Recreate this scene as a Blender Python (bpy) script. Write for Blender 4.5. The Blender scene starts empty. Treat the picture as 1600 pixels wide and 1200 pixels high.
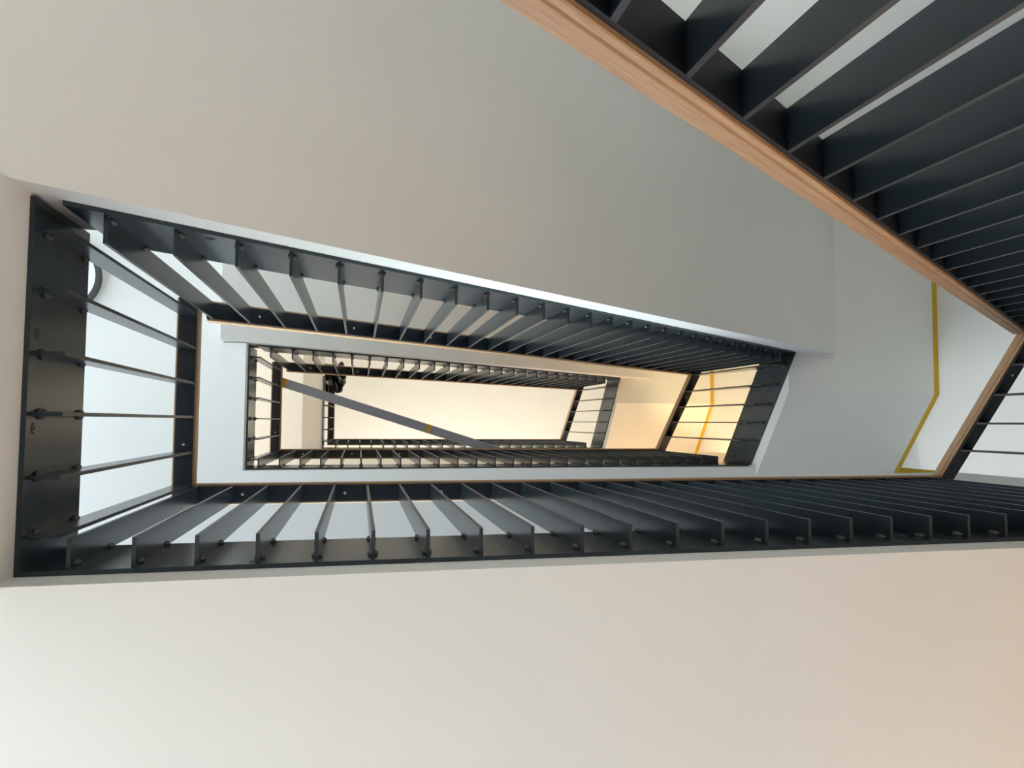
import bpy, bmesh, math, random
from mathutils import Vector, Matrix, noise
random.seed(7)
C = bpy.context.scene.collection
ZO = 1.0            # height of the camera above the ground floor (all measured heights are relative to it)
H = 2.8             # floor to floor

# ------------------------------------------------------------------ materials
def nodes_of(name):
    m = bpy.data.materials.new(name); m.use_nodes = True
    nt = m.node_tree
    return m, nt, nt.nodes['Principled BSDF']

def mat_plain(name, col, rough=.6, metal=0., spec=.5):
    m, nt, b = nodes_of(name)
    b.inputs['Base Color'].default_value = (*col, 1); b.inputs['Roughness'].default_value = rough
    b.inputs['Metallic'].default_value = metal; b.inputs['Specular IOR Level'].default_value = spec
    return m

def mat_plaster(name, col, bump=.06):
    m, nt, b = nodes_of(name)
    tc = nt.nodes.new('ShaderNodeTexCoord')
    n1 = nt.nodes.new('ShaderNodeTexNoise'); n1.inputs['Scale'].default_value = 2.2; n1.inputs['Detail'].default_value = 5
    n2 = nt.nodes.new('ShaderNodeTexNoise'); n2.inputs['Scale'].default_value = 220; n2.inputs['Detail'].default_value = 3
    cr = nt.nodes.new('ShaderNodeValToRGB')
    cr.color_ramp.elements[0].position = .3; cr.color_ramp.elements[0].color = (*[c * .965 for c in col], 1)
    cr.color_ramp.elements[1].position = .7; cr.color_ramp.elements[1].color = (*col, 1)
    bp = nt.nodes.new('ShaderNodeBump'); bp.inputs['Strength'].default_value = bump; bp.inputs['Distance'].default_value = .002
    L = nt.links.new
    L(tc.outputs['Object'], n1.inputs['Vector']); L(tc.outputs['Object'], n2.inputs['Vector'])
    L(n1.outputs['Fac'], cr.inputs['Fac']); L(cr.outputs['Color'], b.inputs['Base Color'])
    L(n2.outputs['Fac'], bp.inputs['Height']); L(bp.outputs['Normal'], b.inputs['Normal'])
    b.inputs['Roughness'].default_value = .75; b.inputs['Specular IOR Level'].default_value = .25
    return m

def mat_steel(name, col, rough=.36, metal=.55):
    m, nt, b = nodes_of(name)
    tc = nt.nodes.new('ShaderNodeTexCoord')
    mp = nt.nodes.new('ShaderNodeMapping'); mp.inputs['Scale'].default_value = (9, 9, 1.2)
    n1 = nt.nodes.new('ShaderNodeTexNoise'); n1.inputs['Scale'].default_value = 1.0; n1.inputs['Detail'].default_value = 2; n1.inputs['Roughness'].default_value = .5
    cr = nt.nodes.new('ShaderNodeValToRGB')
    cr.color_ramp.elements[0].position = .3; cr.color_ramp.elements[0].color = (*[c * .82 for c in col], 1)
    cr.color_ramp.elements[1].position = .75; cr.color_ramp.elements[1].color = (*[c * 1.18 for c in col], 1)
    mr = nt.nodes.new('ShaderNodeMapRange'); mr.inputs['To Min'].default_value = rough - .03; mr.inputs['To Max'].default_value = rough + .05
    L = nt.links.new
    L(tc.outputs['Object'], mp.inputs['Vector']); L(mp.outputs['Vector'], n1.inputs['Vector'])
    L(n1.outputs['Fac'], cr.inputs['Fac']); L(cr.outputs['Color'], b.inputs['Base Color'])
    L(n1.outputs['Fac'], mr.inputs['Value']); L(mr.outputs['Result'], b.inputs['Roughness'])
    b.inputs['Metallic'].default_value = metal
    return m

def mat_oak(name):
    m, nt, b = nodes_of(name)
    uv = nt.nodes.new('ShaderNodeUVMap'); uv.uv_map = 'UVMap'
    mp = nt.nodes.new('ShaderNodeMapping'); mp.inputs['Scale'].default_value = (7, 190, 1); mp.inputs['Rotation'].default_value = (0, 0, .05)
    n1 = nt.nodes.new('ShaderNodeTexNoise'); n1.inputs['Scale'].default_value = 1.0; n1.inputs['Detail'].default_value = 7; n1.inputs['Roughness'].default_value = .6; n1.inputs['Distortion'].default_value = 1.4
    n2 = nt.nodes.new('ShaderNodeTexNoise'); n2.inputs['Scale'].default_value = .8; n2.inputs['Detail'].default_value = 2
    mp2 = nt.nodes.new('ShaderNodeMapping'); mp2.inputs['Scale'].default_value = (1.4, 9, 1)
    cr = nt.nodes.new('ShaderNodeValToRGB')
    cr.color_ramp.elements[0].position = .28; cr.color_ramp.elements[0].color = (.27, .140, .068, 1)
    cr.color_ramp.elements[1].position = .72; cr.color_ramp.elements[1].color = (.58, .365, .200, 1)
    mx = nt.nodes.new('ShaderNodeMix'); mx.data_type = 'FLOAT'; mx.inputs[0].default_value = .35
    L = nt.links.new
    L(uv.outputs['UV'], mp.inputs['Vector']); L(mp.outputs['Vector'], n1.inputs['Vector'])
    L(uv.outputs['UV'], mp2.inputs['Vector']); L(mp2.outputs['Vector'], n2.inputs['Vector'])
    L(n1.outputs['Fac'], mx.inputs[2]); L(n2.outputs['Fac'], mx.inputs[3])
    L(mx.outputs[0], cr.inputs['Fac']); L(cr.outputs['Color'], b.inputs['Base Color'])
    b.inputs['Roughness'].default_value = .48
    return m

WALL = mat_plaster('white_plaster', (.80, .785, .755))
FLOORM = mat_plaster('pale_screed', (.52, .49, .45), .1)
STEEL = mat_steel('blackened_steel', (.033, .047, .057), .25, .30)
EDGE = mat_steel('cut_steel_edge', (.055, .053, .05), .36, .4)  # cut edge; light falling on the well-facing side is put into its colour
STEEL2 = mat_steel('blackened_steel_bar', (.0035, .006, .011), .5, .1)
WELDM = mat_plain('weld_metal', (.10, .09, .08), .55, .5)
SCREW = mat_plain('zinc_screw', (.55, .55, .56), .35, .8)
OAK = mat_oak('oiled_oak')
TAPE = mat_plain('ochre_tape', (.62, .38, .02), .6)
ALU = mat_plain('grey_aluminium', (.31, .335, .40), .5, .25)
BLACKG = mat_plain('glossy_black_fabric', (.012, .014, .018), .28, 0, .6)
RIM = mat_plain('dark_lamp_rim', (.045, .047, .045), .5)
FRAME = mat_plain('window_frame_paint', (.07, .07, .07), .45)
def mat_diff():
    m, nt, b = nodes_of('opal_diffuser')
    b.inputs['Base Color'].default_value = (.88, .90, .97, 1); b.inputs['Roughness'].default_value = .4
    return m
OPAL = mat_diff()
def mat_glass():
    m = bpy.data.materials.new('clear_glass'); m.use_nodes = True; nt = m.node_tree; nt.nodes.clear()
    o = nt.nodes.new('ShaderNodeOutputMaterial'); mx = nt.nodes.new('ShaderNodeMixShader'); mx.inputs[0].default_value = .06
    t = nt.nodes.new('ShaderNodeBsdfTransparent'); g = nt.nodes.new('ShaderNodeBsdfGlossy'); g.inputs['Roughness'].default_value = .02
    nt.links.new(t.outputs[0], mx.inputs[1]); nt.links.new(g.outputs[0], mx.inputs[2]); nt.links.new(mx.outputs[0], o.inputs[0])
    return m
GLASS = mat_glass()

# ------------------------------------------------------------------ helpers
def link(name, me, mat, parent=None, loc=(0, 0, 0)):
    o = bpy.data.objects.new(name, me); C.objects.link(o)
    if mat and not me.materials: me.materials.append(mat)
    o.location = loc
    if parent: o.parent = parent
    return o
def to_mesh(bm, name):
    bmesh.ops.recalc_face_normals(bm, faces=bm.faces)
    me = bpy.data.meshes.new(name); bm.to_mesh(me); bm.free(); return me
def add_box(bm, x0, x1, y0, y1, z0, z1):
    v = [bm.verts.new((x, y, z)) for z in (z0, z1) for x, y in ((x0, y0), (x1, y0), (x1, y1), (x0, y1))]
    for f in ((0, 3, 2, 1), (4, 5, 6, 7), (0, 1, 5, 4), (1, 2, 6, 5), (2, 3, 7, 6), (3, 0, 4, 7)): bm.faces.new([v[i] for i in f])
def add_prism(bm, pts0, pts1):
    a = [bm.verts.new(p) for p in pts0]; b = [bm.verts.new(p) for p in pts1]; n = len(a)
    bm.faces.new(a[::-1]); bm.faces.new(b)
    for i in range(n): bm.faces.new((a[i], a[(i + 1) % n], b[(i + 1) % n], b[i]))
def empty(name, loc, label, cat, group=None):
    o = bpy.data.objects.new(name, None); C.objects.link(o); o.location = loc; o.empty_display_size = .1
    o['label'] = label; o['category'] = cat
    if group: o['group'] = group
    return o
def tag(o, label, cat, group=None, kind=None):
    if label: o['label'] = label
    if cat: o['category'] = cat
    if group: o['group'] = group
    if kind: o['kind'] = kind
    return o
def struct(name, bm, mat=None):
    o = link(name, to_mesh(bm, name), mat or WALL); o['kind'] = 'structure'; return o
def shift(bm, v): bmesh.ops.translate(bm, verts=bm.verts, vec=v)

# ------------------------------------------------------------------ the shell
XL, XR, YT, YB = -2.4, 4.9, -1.65, 1.75
FL = [-1.0, 1.8, 4.6, 7.4]                       # finished floors (relative to the camera)
SOF = [None, 1.445, 4.245, 7.045]                # gallery soffits
# measured well edges per storey: left plate x, bottom plate y, right face x
XP = [None, -.634, -.636, -.345]
YP = [None, .295, .280, .272]
XRF = [2.69, 2.612, 2.545]                       # right-hand face of the short flight of storeys 0,1,2
W1 = [3.72, 3.72, 3.62]

bm = bmesh.new(); add_box(bm, XL - .2, XR + .2, YT - .2, YB + .2, ZO + FL[0] - .2, ZO + FL[0]); struct('floor', bm, FLOORM)
bm = bmesh.new(); add_box(bm, XL - .2, XR + .2, YT - .2, YB + .2, ZO + 10.0, ZO + 10.2); struct('ceiling', bm)

def gallery(i):
    """L-shaped gallery slab of level i: left landing + long side of the well."""
    xl, yb, xr = XP[i] - .010, YP[i] + .010, XRF[i - 1] + .0
    yt = -.4466
    z0, z1 = ZO + SOF[i], ZO + FL[i]
    if i < 3:
        poly = [(XL, YT), (-.77, YT), (-.77, yt), (xl, yt), (xl, yb), (xr, yb), (xr, .345), (W1[i - 1], .345), (W1[i - 1], .30), (XR, .30), (XR, YB), (XL, YB)]
        bm = bmesh.new(); add_prism(bm, [(x, y, z0) for x, y in poly], [(x, y, z1) for x, y in poly])
    else:
        bm = bmesh.new()
        poly = [(-.54, yb), (xr, yb), (xr, .345), (W1[i - 1], .345), (W1[i - 1], .30), (XR, .30), (XR, YB), (-.54, YB)]
        add_prism(bm, [(x, y, z0) for x, y in poly], [(x, y, z1) for x, y in poly])
        prof = [(XL, z0), (-.54, z0), (-.54, z1), (XL, z1)]
        add_prism(bm, [(x, YT, z) for x, z in prof], [(x, YB, z) for x, z in prof])
        prof = [(-.54, z0), (xl, z0 + .10), (xl, z1), (-.54, z1)]          # edge with a sloping underside
        add_prism(bm, [(x, YT, z) for x, z in prof], [(x, yb, z) for x, z in prof])
    struct('floor_gallery' if i == 1 else 'floor_gallery.%03d' % (i - 1), bm)
for i in (1, 2, 3): gallery(i)

# stair flights: long flight (rising to +x) and short flight (rising to +y), one pair per storey
RISE, GO = .175, .2515
flight_labels = ['white stair flight lowest in the stairwell, under the broad oak handrail at upper right',
                 'broad white stair flight whose smooth underside fills the upper part of the view',
                 'white stair flight higher up, its narrow grey underside showing between two railings']
short_labels = ['short white stair flight behind the railing at the right edge of the frame',
                'short white stair flight with grey sloping underside ending at the yellow tape',
                'short white stair flight near the top, sloping underside glowing orange']
for j in range(3):
    dz = ZO + H * j - H
    y1 = -.4466 - (.005 if j == 2 else 0)
    s = lambda x: 1.875 + .6755 * x
    prof = [(-.77, s(-.77)), (2.95, s(2.95)), (2.95, 4.075)]
    x = XRF[j] if j != 1 else 2.612
    x = 2.63
    z = 4.075
    while z > 1.81:
        prof.append((x, z)); z -= RISE; prof.append((x, z)); x -= GO
    prof.append((-.77, 1.8))
    bm = bmesh.new(); add_prism(bm, [(a, YT + .003, b) for a, b in prof], [(a, y1, b) for a, b in prof]); shift(bm, (0, 0, dz))
    o = link('stair_flight', to_mesh(bm, 'stair_flight'), WALL); tag(o, flight_labels[j], 'stairs')
    # quarter landing
    xr, w = XRF[j], W1[j]
    poly = [(2.95, YT), (w, YT), (w, -.2), (xr, -.2), (xr, y1), (2.95, y1)]
    bm = bmesh.new(); add_prism(bm, [(a, b, 3.868) for a, b in poly], [(a, b, 4.075) for a, b in poly]); shift(bm, (0, 0, dz))
    struct('floor_quarter_landing' if j == 0 else 'floor_quarter_landing.%03d' % j, bm)
    prof = [(-.2, 3.868), (.345, 4.245), (.345, 4.6), (.30, 4.6), (.30, 4.425), (.05, 4.425), (.05, 4.25), (-.2, 4.25)]
    bm = bmesh.new(); add_prism(bm, [(xr, a, b) for a, b in prof], [(w, a, b) for a, b in prof]); shift(bm, (0, 0, dz))
    o = link('short_stair_flight', to_mesh(bm, 'short_stair_flight'), WALL); tag(o, short_labels[j], 'stairs')

# pier wall under the first landing
bm = bmesh.new(); add_box(bm, -1.5, -.644, -.4466, .298, ZO + FL[0], ZO + SOF[1]); struct('wall_pier', bm)

def wall_with_holes(name, axis, at, thick, a0, a1, z0, z1, holes):
    """box wall in plane axis=at with rectangular openings (a0,a1,z0,z1)."""
    A = sorted({a0, a1, *[h[0] for h in holes], *[h[1] for h in holes]}); Z = sorted({z0, z1, *[h[2] for h in holes], *[h[3] for h in holes]})
    bm = bmesh.new()
    for p, q in zip(A, A[1:]):
        for r, t in zip(Z, Z[1:]):
            if any(h[0] <= p and q <= h[1] and h[2] <= r and t <= h[3] for h in holes): continue
            lo, hi = sorted((at, at + thick))
            if axis == 'y': add_box(bm, p, q, lo, hi, r, t)
            else: add_box(bm, lo, hi, p, q, r, t)
    bmesh.ops.remove_doubles(bm, verts=bm.verts, dist=1e-5)
    return struct(name, bm)
Z0, Z1 = ZO + FL[0], ZO + 10.0
WIN_F = [(-1.1, 1.2, ZO + 2.3, ZO + 3.4), (.3, 2.3, ZO + 5.5, ZO + 6.6), (-.5, 2.3, ZO + 8.2, ZO + 9.4)]              # long outer wall: lower gallery; middle and top openings added to carry light
WIN_B = (2.75, 3.6, ZO + 1.9, ZO + 3.2)                                                 # quarter landing, inner wall; unseen opening added to light the soffit
WIN_L = [(-1.3, 1.2, ZO - .7, ZO + .7), (-1.2, 1.2, ZO + 2.6, ZO + 4.05), (-1.2, 1.2, ZO + 5.4, ZO + 6.85)]   # left wall: hall, lower and middle landing; hall and middle added for light
wall_with_holes('wall_front', 'y', YB, .2, XL - .2, XR + .2, Z0, Z1, WIN_F)
wall_with_holes('wall_left', 'x', XL, -.2, YT, YB, Z0, Z1, WIN_L)
wall_with_holes('wall_back', 'y', YT, -.2, XL - .2, XR + .2, Z0, Z1, [WIN_B])
bm = bmesh.new()
add_box(bm, W1[1], 4.1, YT, .30, Z0, ZO + 4.6)
struct('wall_right', bm)
bm = bmesh.new()
add_box(bm, W1[2], 4.1, YT, .30, ZO + 4.6, Z1)
struct('wall_right.001', bm)
bm = bmesh.new(); add_box(bm, XR, XR + .2, .30, YB, Z0, Z1); struct('wall_end', bm)
bm = bmesh.new(); add_box(bm, 4.1, XR, .15, .30, Z0, Z1); struct('wall_recess', bm)

def unseen_window(n, axis, at, thick, h):  # frames for openings out of view, most of them added to carry light
    a0, a1, z0, z1 = h
    lo, hi = sorted((at + thick * .45, at + thick * .75))
    def bx(bm, p, q, r, t, g=0):
        if axis == 'y': add_box(bm, p, q, lo + g, hi - g, r, t)
        else: add_box(bm, lo + g, hi - g, p, q, r, t)
    bm = bmesh.new(); w = .06
    bx(bm, a0, a1, z0, z0 + w); bx(bm, a0, a1, z1 - w, z1); bx(bm, a0, a0 + w, z0 + w, z1 - w); bx(bm, a1 - w, a1, z0 + w, z1 - w)
    bx(bm, (a0 + a1) / 2 - .03, (a0 + a1) / 2 + .03, z0 + w, z1 - w)
    o = link('window_%d' % n, to_mesh(bm, 'window'), FRAME); o['kind'] = 'structure'
    bm = bmesh.new(); bx(bm, a0 + w, a1 - w, z0 + w, z1 - w, .026)
    link('glass_pane', to_mesh(bm, 'glass_pane'), GLASS, o)
n = 1
for h in WIN_F: unseen_window(n, 'y', YB, .2, h); n += 1
unseen_window(n, 'y', YT, -.2, WIN_B); n += 1
for h in WIN_L: unseen_window(n, 'x', XL, -.2, h); n += 1

# ------------------------------------------------------------------ balustrades
GROUP = 'steel and oak balustrades'
def uv_sweep(name, prof, fn, stations):
    """closed profile [(d,h)] swept through stations; fn(t,d,h)->point. UVs: u along, v around."""
    bm = bmesh.new(); uvl = bm.loops.layers.uv.new('UVMap')
    rings = [[bm.verts.new(fn(k, d, h)) for d, h in prof] for k in range(len(stations))]
    per = [0]
    for a, b in zip(prof, prof[1:] + prof[:1]): per.append(per[-1] + math.dist(a, b))
    off = random.random() * 9
    for k in range(len(stations) - 1):
        for i in range(len(prof)):
            j = (i + 1) % len(prof)
            f = bm.faces.new((rings[k][i], rings[k][j], rings[k + 1][j], rings[k + 1][i]))
            for lp, (u, v) in zip(f.loops, ((stations[k], per[i]), (stations[k], per[i + 1]), (stations[k + 1], per[i + 1]), (stations[k + 1], per[i]))):
                lp[uvl].uv = (u + off, v + off)
    for r, u in ((rings[0][::-1], 0), (rings[-1], 3)):
        f = bm.faces.new(r)
        for lp in f.loops: lp[uvl].uv = (lp.vert.co.z * 2, (lp.vert.co.x + lp.vert.co.y) + u)
    return to_mesh(bm, name)

def weld_mesh():
    bm = bmesh.new()
    bmesh.ops.create_icosphere(bm, subdivisions=2, radius=1)
    for v in bm.verts:
        n = noise.noise(v.co * 2.3) * .3 + 1
        v.co = Vector((v.co.x * .0115 * n, v.co.y * .0075 * n, v.co.z * .019 * n))
    return to_mesh(bm, 'weld_bead')

def balustrade(label, origin, dirv, acr, rail_z, rail_t, plate_d, plate_z, plate_t, ts, bot_z, mitre=(0, 0), plate_h=.285, weld=True, bolts=(), screws=None, end_depth=None):
    """origin: xy of the rail's inner edge at t=0; dirv/acr: horizontal unit vectors along / away from the well.
    rail_z(t): underside of the steel top bar; plate_z(t): bottom of the wall plate; bot_z(t): bottom of the balusters."""
    ox, oy = origin; D = Vector((*dirv, 0)); A = Vector((*acr, 0))
    P = lambda t, d, z: Vector((ox, oy, ZO)) + D * t + A * d + Vector((0, 0, z))
    base = P(plate_t[0], plate_d, plate_z(plate_t[0]))
    root = empty('stair_balustrade', base, label, 'railing', GROUP)
    sl = (rail_z(rail_t[1]) - rail_z(rail_t[0])) / (rail_t[1] - rail_t[0]); k = math.sqrt(1 + sl * sl)
    # wall plate
    th = .01; bm = bmesh.new()
    psl = (plate_z(plate_t[1]) - plate_z(plate_t[0])) / (plate_t[1] - plate_t[0]); ph = plate_h
    pts = lambda d: [P(plate_t[0], d, plate_z(plate_t[0])), P(plate_t[1], d, plate_z(plate_t[1])), P(plate_t[1], d, plate_z(plate_t[1]) + ph), P(plate_t[0], d, plate_z(plate_t[0]) + ph)]
    add_prism(bm, pts(plate_d), pts(plate_d + th)); shift(bm, -base)
    plate = link('wall_plate', to_mesh(bm, 'wall_plate'), STEEL, root)
    for t, dzb in bolts:
        bm = bmesh.new()
        bmesh.ops.create_cone(bm, cap_ends=True, segments=20, radius1=.012, radius2=.0105, depth=.0022)
        q = bmesh.ops.create_cone(bm, cap_ends=True, segments=6, radius1=.0045, radius2=.0045, depth=.003, matrix=Matrix.Translation((0, 0, .0008)))
        zax = -A; rot = zax.to_track_quat('Z', 'Y').to_matrix().to_4x4()
        bmesh.ops.transform(bm, matrix=rot, verts=bm.verts)
        link('bolt', to_mesh(bm, 'bolt'), STEEL, plate, P(t, plate_d - .0008, plate_z(t) + dzb) - base)
    # steel bar below the handrail and the oak handrail; vertical end cuts, mitred where two rails meet
    def mk(name, prof, mat, h0):
        T = [rail_t[0], rail_t[1]]
        def fn(i, d, h):
            t = T[i] + mitre[i] * d
            return P(t, d, rail_z(t) + (h + h0) * k) - base
        return link(name, uv_sweep(name, prof, fn, T), mat, root)
    bar = mk('top_bar', [(0, 0), (.06, 0), (.06, .008), (0, .008)], STEEL2, 0)
    w0, w1 = -.008, .068
    mk('handrail', [(w0 + .002, 0), (w1 - .002, 0), (w1, .002), (w1, .010), (w1 - .004, .0125), (w1, .015), (w1, .041), (w1 - .005, .046),
                    (w0 + .005, .046), (w0, .041), (w0, .015), (w0 + .004, .0125), (w0, .010), (w0, .002)], OAK, .008)
    # screws through the bar
    t = rail_t[0] + .17; me = None
    bmm = bmesh.new(); bmesh.ops.create_uvsphere(bmm, u_segments=10, v_segments=6, radius=1, matrix=Matrix.Diagonal((.0055, .0055, .0025, 1)))
    me = to_mesh(bmm, 'screw')
    while t < rail_t[1] - .1:
        link('screw', me, SCREW, bar, P(t, .03, rail_z(t)) - base); t += .36
    # balusters
    wm = weld_mesh() if weld else None
    ang = math.atan2(A.y, A.x) - math.pi / 2           # mesh: x = along, y = outwards
    cache = {}
    for t in ts:
        hh = round(rail_z(t) - bot_z(t), 3); key = hh
        if key not in cache:
            bm = bmesh.new(); hw = .0042; dd = end_depth or plate_d
            sg = 1 if (Matrix.Rotation(ang, 3, 'Z') @ Vector((1, 0, 0))).dot(D) > 0 else -1
            lo = [(-hw, 0, 0), (hw, 0, 0), (hw, dd, 0), (-hw, dd, 0)]
            hi = [(x, min(y, .058) if y > .07 else y, hh + sg * sl * x) for x, y, z in lo]
            if dd > .07:                               # wider foot where the plate sits back from the rail
                add_prism(bm, lo, [(x, y, plate_h) for x, y, z in lo])
                lo2 = [(x, y, plate_h) for x, y, z in lo]
                add_prism(bm, lo2, hi); bmesh.ops.remove_doubles(bm, verts=bm.verts, dist=1e-5)
                fs = [f for f in bm.faces if len(f.verts) == 4 and all(abs(v.co.z - plate_h) < 1e-5 for v in f.verts)]
                bmesh.ops.delete(bm, geom=fs, context='FACES_ONLY')
            else: add_prism(bm, lo, hi)
            bmesh.ops.recalc_face_normals(bm, faces=bm.faces)
            for fc in bm.faces:
                if fc.normal.y < -.7: fc.material_index = 1
            me = to_mesh(bm, 'baluster'); me.materials.append(STEEL); me.materials.append(EDGE); cache[key] = me
        b = link('baluster', cache[key], STEEL, root, P(t, 0, bot_z(t)) - base)
        b.rotation_euler = (0, 0, ang)
        if weld:
            for zc in (.035, plate_h * .93 - .03): link('weld_bead', wm, WELDM, b, (0, plate_d - .003, zc))
    return root

K = lambda v: (lambda t: v)
GR = 2.684                                     # rail bar underside above camera at level 1
GB = 1.555
# ---- galleries, long side (runs +x, well to -y)
sp = .1187
gy = [None, .2374, .2223, .2145]; gx = [None, -.577, -.579, -.287]; x0b = [None, -.5589, -.577, -.227]
rx = [None, 2.60, 2.478, 2.44]
long_lab = [None, 'long level black steel balustrade of the lower gallery, running across below the view centre',
            'level black balustrade of the middle gallery, the one the grey straightedge crosses to',
            'level black balustrade of the top gallery, partly hidden behind the grey straightedge']
for i in (1, 2, 3):
    dz = H * (i - 1)
    nmax = int((rx[i] - .03 - x0b[i]) / sp)
    ts = [x0b[i] + sp * k - gx[i] for k in range(nmax + 1)]
    balustrade(long_lab[i], (gx[i], gy[i]), (1, 0), (0, 1), K(GR + dz), (0, rx[i] - gx[i]), YP[i] - gy[i], K(1.53 + dz),
               (XP[i] - gx[i], XRF[i - 1] - .01 - gx[i]), ts, K(GB + dz), mitre=(-1, 1), weld=i < 3,
               bolts=[(a, .03) for a in (.37, 1.45, 2.5)] if i == 1 else ())
# ---- galleries, left side (runs +y, well to +x)
lx = [None, -.580, -.582, -.287]
left_lab = [None, 'short black balustrade with tall wall plate at the far left, nearest of the left-end railings',
            'short black balustrade at the left end of the middle gallery, where the grey straightedge starts',
            'short black balustrade at the left end of the top gallery, with black jacket on it']
for i in (1, 2, 3):
    dz = H * (i - 1)
    ys = {1: [-.379, -.258, -.131, -.010, .116], 2: [-.375, -.253, -.132, -.010, .112], 3: [-.40, -.277, -.154, -.033, .089]}[i]
    y0 = -.441
    balustrade(left_lab[i], (lx[i], y0), (0, 1), (-1, 0), K(GR + dz), (0, gy[i] - y0), abs(XP[i] - lx[i]), K(1.53 + dz),
               (0, YP[i] + .01 - y0), [y - y0 for y in ys] + ([.2325 - y0] if i < 3 else [.205 - y0]), K(GB + dz), mitre=(0, 1), weld=i < 3,
               bolts=[(.075, .035), (.27, .035), (.46, .035), (.66, .035)] if i == 1 else ())
# ---- long flights (run +x rising, well to +y)
fl_lab = ['sloping black balustrade nearest the camera with broad oak handrail, upper right corner',
          'sloping black balustrade along the edge of the broad flight with bright white side face',
          'sloping black balustrade higher up the well, between grey soffit strip and cream ceiling']
fy = [-.3766, -.3766, -.381]
F = [(lambda x: .441 + .700 * x), (lambda x: 2.763 + .6962 * (x + .5404)), (lambda x: 5.563 + .6962 * (x + .5328))]
fx = [[.226 + .1165 * k for k in range(-5, 21)], [-.5404 + .11984 * k for k in range(26)], [-.5328 + .1195 * k for k in range(25)]]
fr = [(-.42, 2.59), (-.56, 2.468), (-.55, 2.44)]
for j in range(3):
    o = fr[j][0]; f = F[j]
    ts = [x - o for x in fx[j] if x < fr[j][1] - .01]
    pe = [2.68, 2.60, 2.535][j]
    ps = [-.45, -.60, -.60][j]
    balustrade(fl_lab[j], (o, fy[j]), (1, 0), (0, -1), (lambda t, f=f, o=o: f(t + o)), (0, fr[j][1] - o), .060,
               (lambda t, f=f, o=o: f(t + o) - 1.157), (ps - o, pe - o), ts, (lambda t, f=f, o=o: f(t + o) - 1.132), plate_h=.33,
               mitre=(0, 1), bolts=[(.20, .05), (1.2, .05), (2.2, .05)] if j == 1 else ())
# ---- short flights on the right (run +y rising, well to -x)
sh_lab = ['short sloping black balustrade with pale oak handrail at the right edge of the view',
          'short sloping black balustrade in front of the yellow-lit wall',
          'short sloping black balustrade highest up, in front of the cream wall']
rX = [2.595, 2.472, 2.445]; rzB = [2.23, F[1](2.468), F[2](2.44)]; rzC = [GR, GR + H, GR + 2 * H]
pX = [2.68, 2.602, 2.535]; pB = [1.0, 3.785, 6.555]; pC = [1.515, 4.305, 7.10]
yC = [.2374, .2223, .2145]
for j in range(3):
    y0 = fy[j]; L = yC[j] - y0
    rz = lambda t, j=j, L=L: rzB[j] + (rzC[j] - rzB[j]) * t / L
    pl = (-.065, YP[j + 1] - y0)
    pz = lambda t, j=j, pl=pl: pB[j] + (pC[j] - pB[j]) * (t - pl[0]) / (pl[1] - pl[0])
    ys = [-.366 + .1195 * k for k in range(5)]
    balustrade(sh_lab[j], (rX[j], y0), (0, 1), (1, 0), rz, (0, L), pX[j] - rX[j], pz, pl, [y - y0 for y in ys], (lambda t, pz=pz: pz(t) + .022),
               plate_h=.36, mitre=(-1, 1), weld=j == 1)

# ------------------------------------------------------------------ small things
# round ceiling lamp on the underside of the middle landing
lamp = empty('ceiling_lamp', (-1.612, -.785, ZO + SOF[2]), 'round ceiling lamp with dark rim, half hidden behind the tall black plate at left', 'lamp')
bm = bmesh.new()
for r0, r1, z0, z1 in ((.181, .2, -.05, 0),):
    n = 64; rings = []
    for r, z in ((r1, z1), (r1, z0), (r0, z0), (r0, z1)): rings.append([bm.verts.new((r * math.cos(a * 2 * math.pi / n), r * math.sin(a * 2 * math.pi / n), z)) for a in range(n)])
    for k in range(4):
        for a in range(n): bm.faces.new((rings[k][a], rings[k][(a + 1) % n], rings[(k + 1) % 4][(a + 1) % n], rings[(k + 1) % 4][a]))
link('lamp_rim', to_mesh(bm, 'lamp_rim'), RIM, lamp)
bm = bmesh.new(); bmesh.ops.create_cone(bm, cap_ends=True, segments=64, radius1=.181, radius2=.181, depth=.050, matrix=Matrix.Translation((0, 0, -.0255)))
link('diffuser', to_mesh(bm, 'diffuser'), OPAL, lamp)

# grey straightedge lying across the middle rails
p0, p1 = Vector((-.64, -.309, 0)), Vector((1.22, .272, 0))
d = (p1 - p0).normalized(); nrm = Vector((-d.y, d.x, 0)); zt = ZO + GR + H + .055
se = empty('straightedge', (*p0.xy, zt), 'long grey metal straightedge with ochre bands lying diagonally across the middle railings', 'straightedge')
def bar(name, a, b, w, z0, z1, mat):
    bm = bmesh.new()
    q = [d * a + nrm * -w, d * b + nrm * -w, d * b + nrm * w, d * a + nrm * w]
    add_prism(bm, [(v.x, v.y, z0) for v in q], [(v.x, v.y, z1) for v in q])
    bmesh.ops.bevel(bm, geom=bm.edges[:], offset=.002, segments=1, affect='EDGES')
    return link(name, to_mesh(bm, name), mat, se)
LL = (p1 - p0).length
bar('bar', 0, LL, .035, 0, .028, ALU)
bar('tape_band', .055, .1, .0356, -.0006, .0286, TAPE)
bar('tape_band', 1.21, 1.25, .0356, -.0006, .0286, TAPE)

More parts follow.
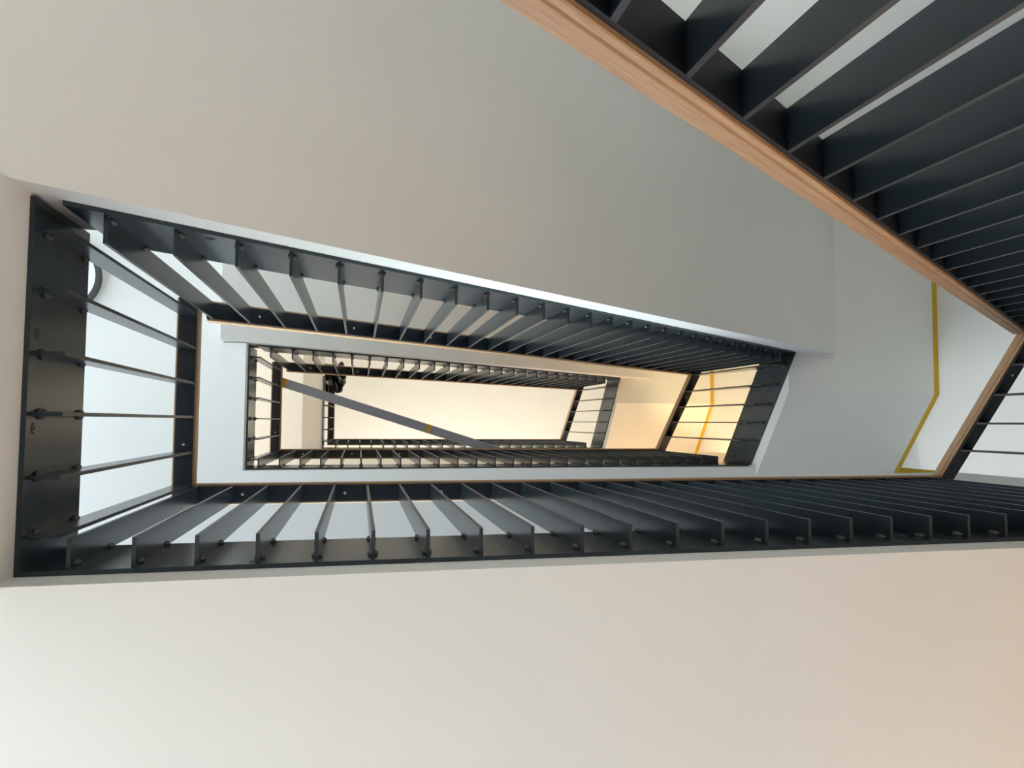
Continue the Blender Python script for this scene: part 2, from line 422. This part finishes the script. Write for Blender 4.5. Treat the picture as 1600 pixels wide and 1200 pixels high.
# yellow masking tape along the joint of soffit and right wall
def tape(label, j):
    dz = ZO + H * (j - 1); w = W1[j]; W = .038; zf = 3.868 - .0018; zc = 4.245 - .0018
    bm = bmesh.new()
    def strip(a, b, ax):      # quads just below the soffit
        add_prism(bm, [a[0], a[1], b[1], b[0]], [tuple(Vector(p) + Vector((0, 0, .0012))) for p in (a[0], a[1], b[1], b[0])])
    strip(((w - .002, -1.6, zf), (w - W, -1.6, zf)), ((w - .002, -.2, zf), (w - W, -.2, zf)), 0)
    strip(((w - .002, -.2, zf), (w - W, -.2, zf)), ((w - .002, .338, zc - .005), (w - W, .338, zc - .005)), 0)
    if j == 1: strip(((w + .001, .302, zc), (w + .001, .302 + W, zc)), ((w + .40, .302, zc), (w + .40, .302 + W, zc)), 0)
    shift(bm, (0, 0, dz))
    o = link('masking_tape', to_mesh(bm, 'masking_tape'), TAPE); tag(o, label, 'tape', 'strips of yellow tape'); 
tape('yellow tape strip bent along the grey soffit and wall joint at right', 1)
tape('yellow tape strip seen through the middle right railing on the warm-lit soffit', 2)

# black clothing hung over the corner of the top rail
def coat():
    bm = bmesh.new(); nu, nv = 26, 20; V = []
    for a in range(nu):
        u = a / (nu - 1); row = []
        for b in range(nv):
            v = b / (nv - 1) * 2 - 1               # across the rail, -1 outside .. 1 well side
            y = -.66 + .34 * u
            fall = (abs(v) - .35) if abs(v) > .35 else 0
            x = -.317 + (v * .16 if abs(v) < .35 else math.copysign(.056 + fall * .06, v))
            if v > 0: x += .07 * math.sin(u * math.pi) * fall
            z = .075 - fall * (.62 + .1 * math.sin(u * 9)) 
            nn = noise.noise_vector((u * 5, v * 3, 1.7)) * .028
            row.append(bm.verts.new((x + abs(nn.x) * (1 if v > 0 else -1) * 1.2, y + nn.y * .6, z + nn.z * .5)))
        V.append(row)
    for a in range(nu - 1):
        for b in range(nv - 1): bm.faces.new((V[a][b], V[a + 1][b], V[a + 1][b + 1], V[a][b + 1]))
    for f in bm.faces: f.smooth = True
    me = to_mesh(bm, 'jacket')
    return me
jk = empty('jacket', (0, 0, ZO + GR + 2 * H - .012), 'glossy black jacket hung over the left rail of the top gallery', 'jacket')
o = link('body', coat(), BLACKG, jk)
sm = o.modifiers.new('thick', 'SOLIDIFY'); sm.thickness = .02; sm.offset = 1
ss = o.modifiers.new('smooth', 'SUBSURF'); ss.levels = ss.render_levels = 1
for (ya, yb, xo, zl) in ((-.53, -.42, .075, -.42), (-.47, -.33, .03, -.30)):
    bm = bmesh.new(); n = 14; R = []
    for k in range(9):
        s_ = k / 8; r = .052 * (1 - .25 * s_) * (.6 if k == 8 else 1)
        c = Vector((-.27 + xo * math.sin(s_ * 1.7), ya + (yb - ya) * s_, .05 + zl * s_))
        R.append([bm.verts.new(c + Vector((r * math.cos(a * 2 * math.pi / n), r * .8 * math.sin(a * 2 * math.pi / n), .012 * math.sin(a * 1.3 + k * 2))) + noise.noise_vector((k * .8, a * .5, ya)) * .012) for a in range(n)])
    for k in range(8):
        for a in range(n): bm.faces.new((R[k][a], R[k][(a + 1) % n], R[k + 1][(a + 1) % n], R[k + 1][a]))
    bm.faces.new(R[0]); bm.faces.new(R[-1])
    for f in bm.faces: f.smooth = True
    link('sleeve', to_mesh(bm, 'sleeve'), BLACKG, jk)

# ------------------------------------------------------------------ light
def area(name, loc, rot, sx, sy, power, col, spread=180):
    l = bpy.data.lights.new(name, 'AREA'); l.shape = 'RECTANGLE'; l.size = sx; l.size_y = sy; l.energy = power; l.color = col; l.spread = math.radians(spread)
    o = bpy.data.objects.new(name, l); C.objects.link(o); o.location = loc; o.rotation_euler = rot; return o
PI = math.pi
def panel_down(name, x, y, z, sx, sy, p, c): return area(name, (x, y, ZO + z), (0, 0, 0), sx, sy, p, c)
def win_front(name, h, p, c, sp=180): return area(name, ((h[0] + h[1]) / 2, YB + .02, (h[2] + h[3]) / 2), (-PI / 2, 0, 0), h[1] - h[0], h[3] - h[2], p, c, sp)
def win_left(name, h, p, c, sp=180): return area(name, (XL - .02, (h[0] + h[1]) / 2, (h[2] + h[3]) / 2), (0, -PI / 2, 0), h[3] - h[2], h[1] - h[0], p, c, sp)
def bulb(name, loc, power, col, r=.12):
    l = bpy.data.lights.new(name, 'POINT'); l.energy = power; l.color = col; l.shadow_soft_size = r
    o = bpy.data.objects.new(name, l); C.objects.link(o); o.location = loc; return o
#LIGHTS
LP = {'hall_left': (19.4, (.33, .59, 1)), 'hall_right': (34.6, (1, .877, .79)), 'hall_window': (79, (.913, 1, .99)), 'recess': (27, (1, .48, .05)),
      'g1_left': (37.5, (.765, .902, 1)), 'g1_beam': (13, (.9, .99, 1)), 'g1_front': (30, (.82, .98, 1)), 'g1_lamp': (13.8, (.38, .55, 1)),
      'g2_left': (56.5, (1, .985, .885)), 'g2_front': (3, (.6, .6, 1)), 'g2_warm': (34, (1, .625, .28)), 'q1_warm': (155, (1, .79, .36)),
      'q_back': (2.4, (.88, 1, .8)), 'g3_front': (80, (1, .952, .825)), 'g3_lamp': (20, (1, .84, .58)), 'world': (.2, (.8, .9, 1))}
#END
P = LP.get
panel_down('hall_light_left', -.2, 1.35, 1.40, 1.8, .25, *P('hall_left'))  # added unseen panel, bluish fill for the hall soffits
panel_down('hall_light_right', 1.8, 1.35, 1.40, 1.8, .25, *P('hall_right'))  # added unseen panel, brightens the gallery soffit by floor bounce
area('quarter_daylight', ((WIN_B[0] + WIN_B[1]) / 2, YT - .02, (WIN_B[2] + WIN_B[3]) / 2), (PI / 2, 0, 0), .85, 1.3, *P('q_back'))  # added light from behind to lift the quarter landing soffit
win_left('hall_daylight', WIN_L[0], *P('hall_window'))  # added side light for the hall, set low to spare the soffit
bulb('recess_lamp', (4.5, 1.2, ZO + .6), *P('recess'))
win_left('landing_daylight', WIN_L[1], *P('g1_left'))
win_left('landing_daylight_deep', WIN_L[1], *P('g1_beam'), 40)  # added narrow beam to brighten the right wall and side face
win_front('gallery_daylight', WIN_F[0], *P('g1_front'), 70)
panel_down('gallery_light', .6, 1.45, 4.22, 2.6, .2, *P('g1_lamp'))  # added unseen panel, fills the lower gallery by bounce
win_left('upper_landing_daylight', WIN_L[2], *P('g2_left'))  # added side light filling the middle landing
win_front('upper_gallery_daylight', WIN_F[1], *P('g2_front'), 70)  # added panel to brighten the upper flight's side face
bulb('gallery_wall_lamp', (2.9, 1.5, ZO + 6.2), *P('g2_warm'))
q = bpy.data.lights.new('landing_spot', 'SPOT'); q.energy = P('q1_warm')[0]; q.color = P('q1_warm')[1]; q.spot_size = math.radians(62); q.spot_blend = .6; q.shadow_soft_size = .08
qo = bpy.data.objects.new('landing_spot', q); C.objects.link(qo); qo.location = (2.75, 1.5, ZO + 5.3)
qo.rotation_euler = (Vector((3.62, -.25, ZO + 5.95)) - qo.location).to_track_quat('-Z', 'Y').to_euler()
bulb('top_lamp', (2.6, .9, ZO + 9.0), *P('g3_lamp'))  # added bulb to warm the ceiling and upper right wall
win_front('top_daylight', WIN_F[2], *P('g3_front'))  # added unseen source to light the top ceiling evenly

w = bpy.data.worlds.new('World'); bpy.context.scene.world = w; w.use_nodes = True
bg = w.node_tree.nodes['Background']; bg.inputs['Color'].default_value = (*P('world')[1], 1); bg.inputs['Strength'].default_value = P('world')[0]

# ------------------------------------------------------------------ camera
f, Vx, Vy, roll = 1088.4845, 561.1839, 657.798, .007
z = Vector((Vx - 800, Vy - 600, f)).normalized()
x = Vector((1, 0, 0)); x = (x - z * x.dot(z)).normalized(); y = z.cross(x)
c_, s_ = math.cos(roll), math.sin(roll)
X, Y = c_ * x + s_ * y, -s_ * x + c_ * y
Rm = Matrix((X, Y, z))                        # world <- camera (x right, y down, z forward)
cx, cy, cz = Rm.col[0], Rm.col[1], Rm.col[2]
M = Matrix.Identity(4)
for r in range(3): M[r][0], M[r][1], M[r][2] = cx[r], -cy[r], -cz[r]
M.translation = (0, 0, ZO)
cam = bpy.data.cameras.new('Camera'); cam.sensor_width = 36; cam.lens = f / 1600 * 36; cam.clip_start = .02
co = bpy.data.objects.new('Camera', cam); C.objects.link(co); co.matrix_world = M
sc = bpy.context.scene; sc.camera = co
sc.view_settings.view_transform = 'Standard'; sc.view_settings.look = 'None'; sc.view_settings.gamma = 1; sc.view_settings.use_curve_mapping = False
sc.view_settings.exposure = 0.0
sc.cycles.max_bounces = 10; sc.cycles.diffuse_bounces = 6
sc.cycles.use_denoising = True
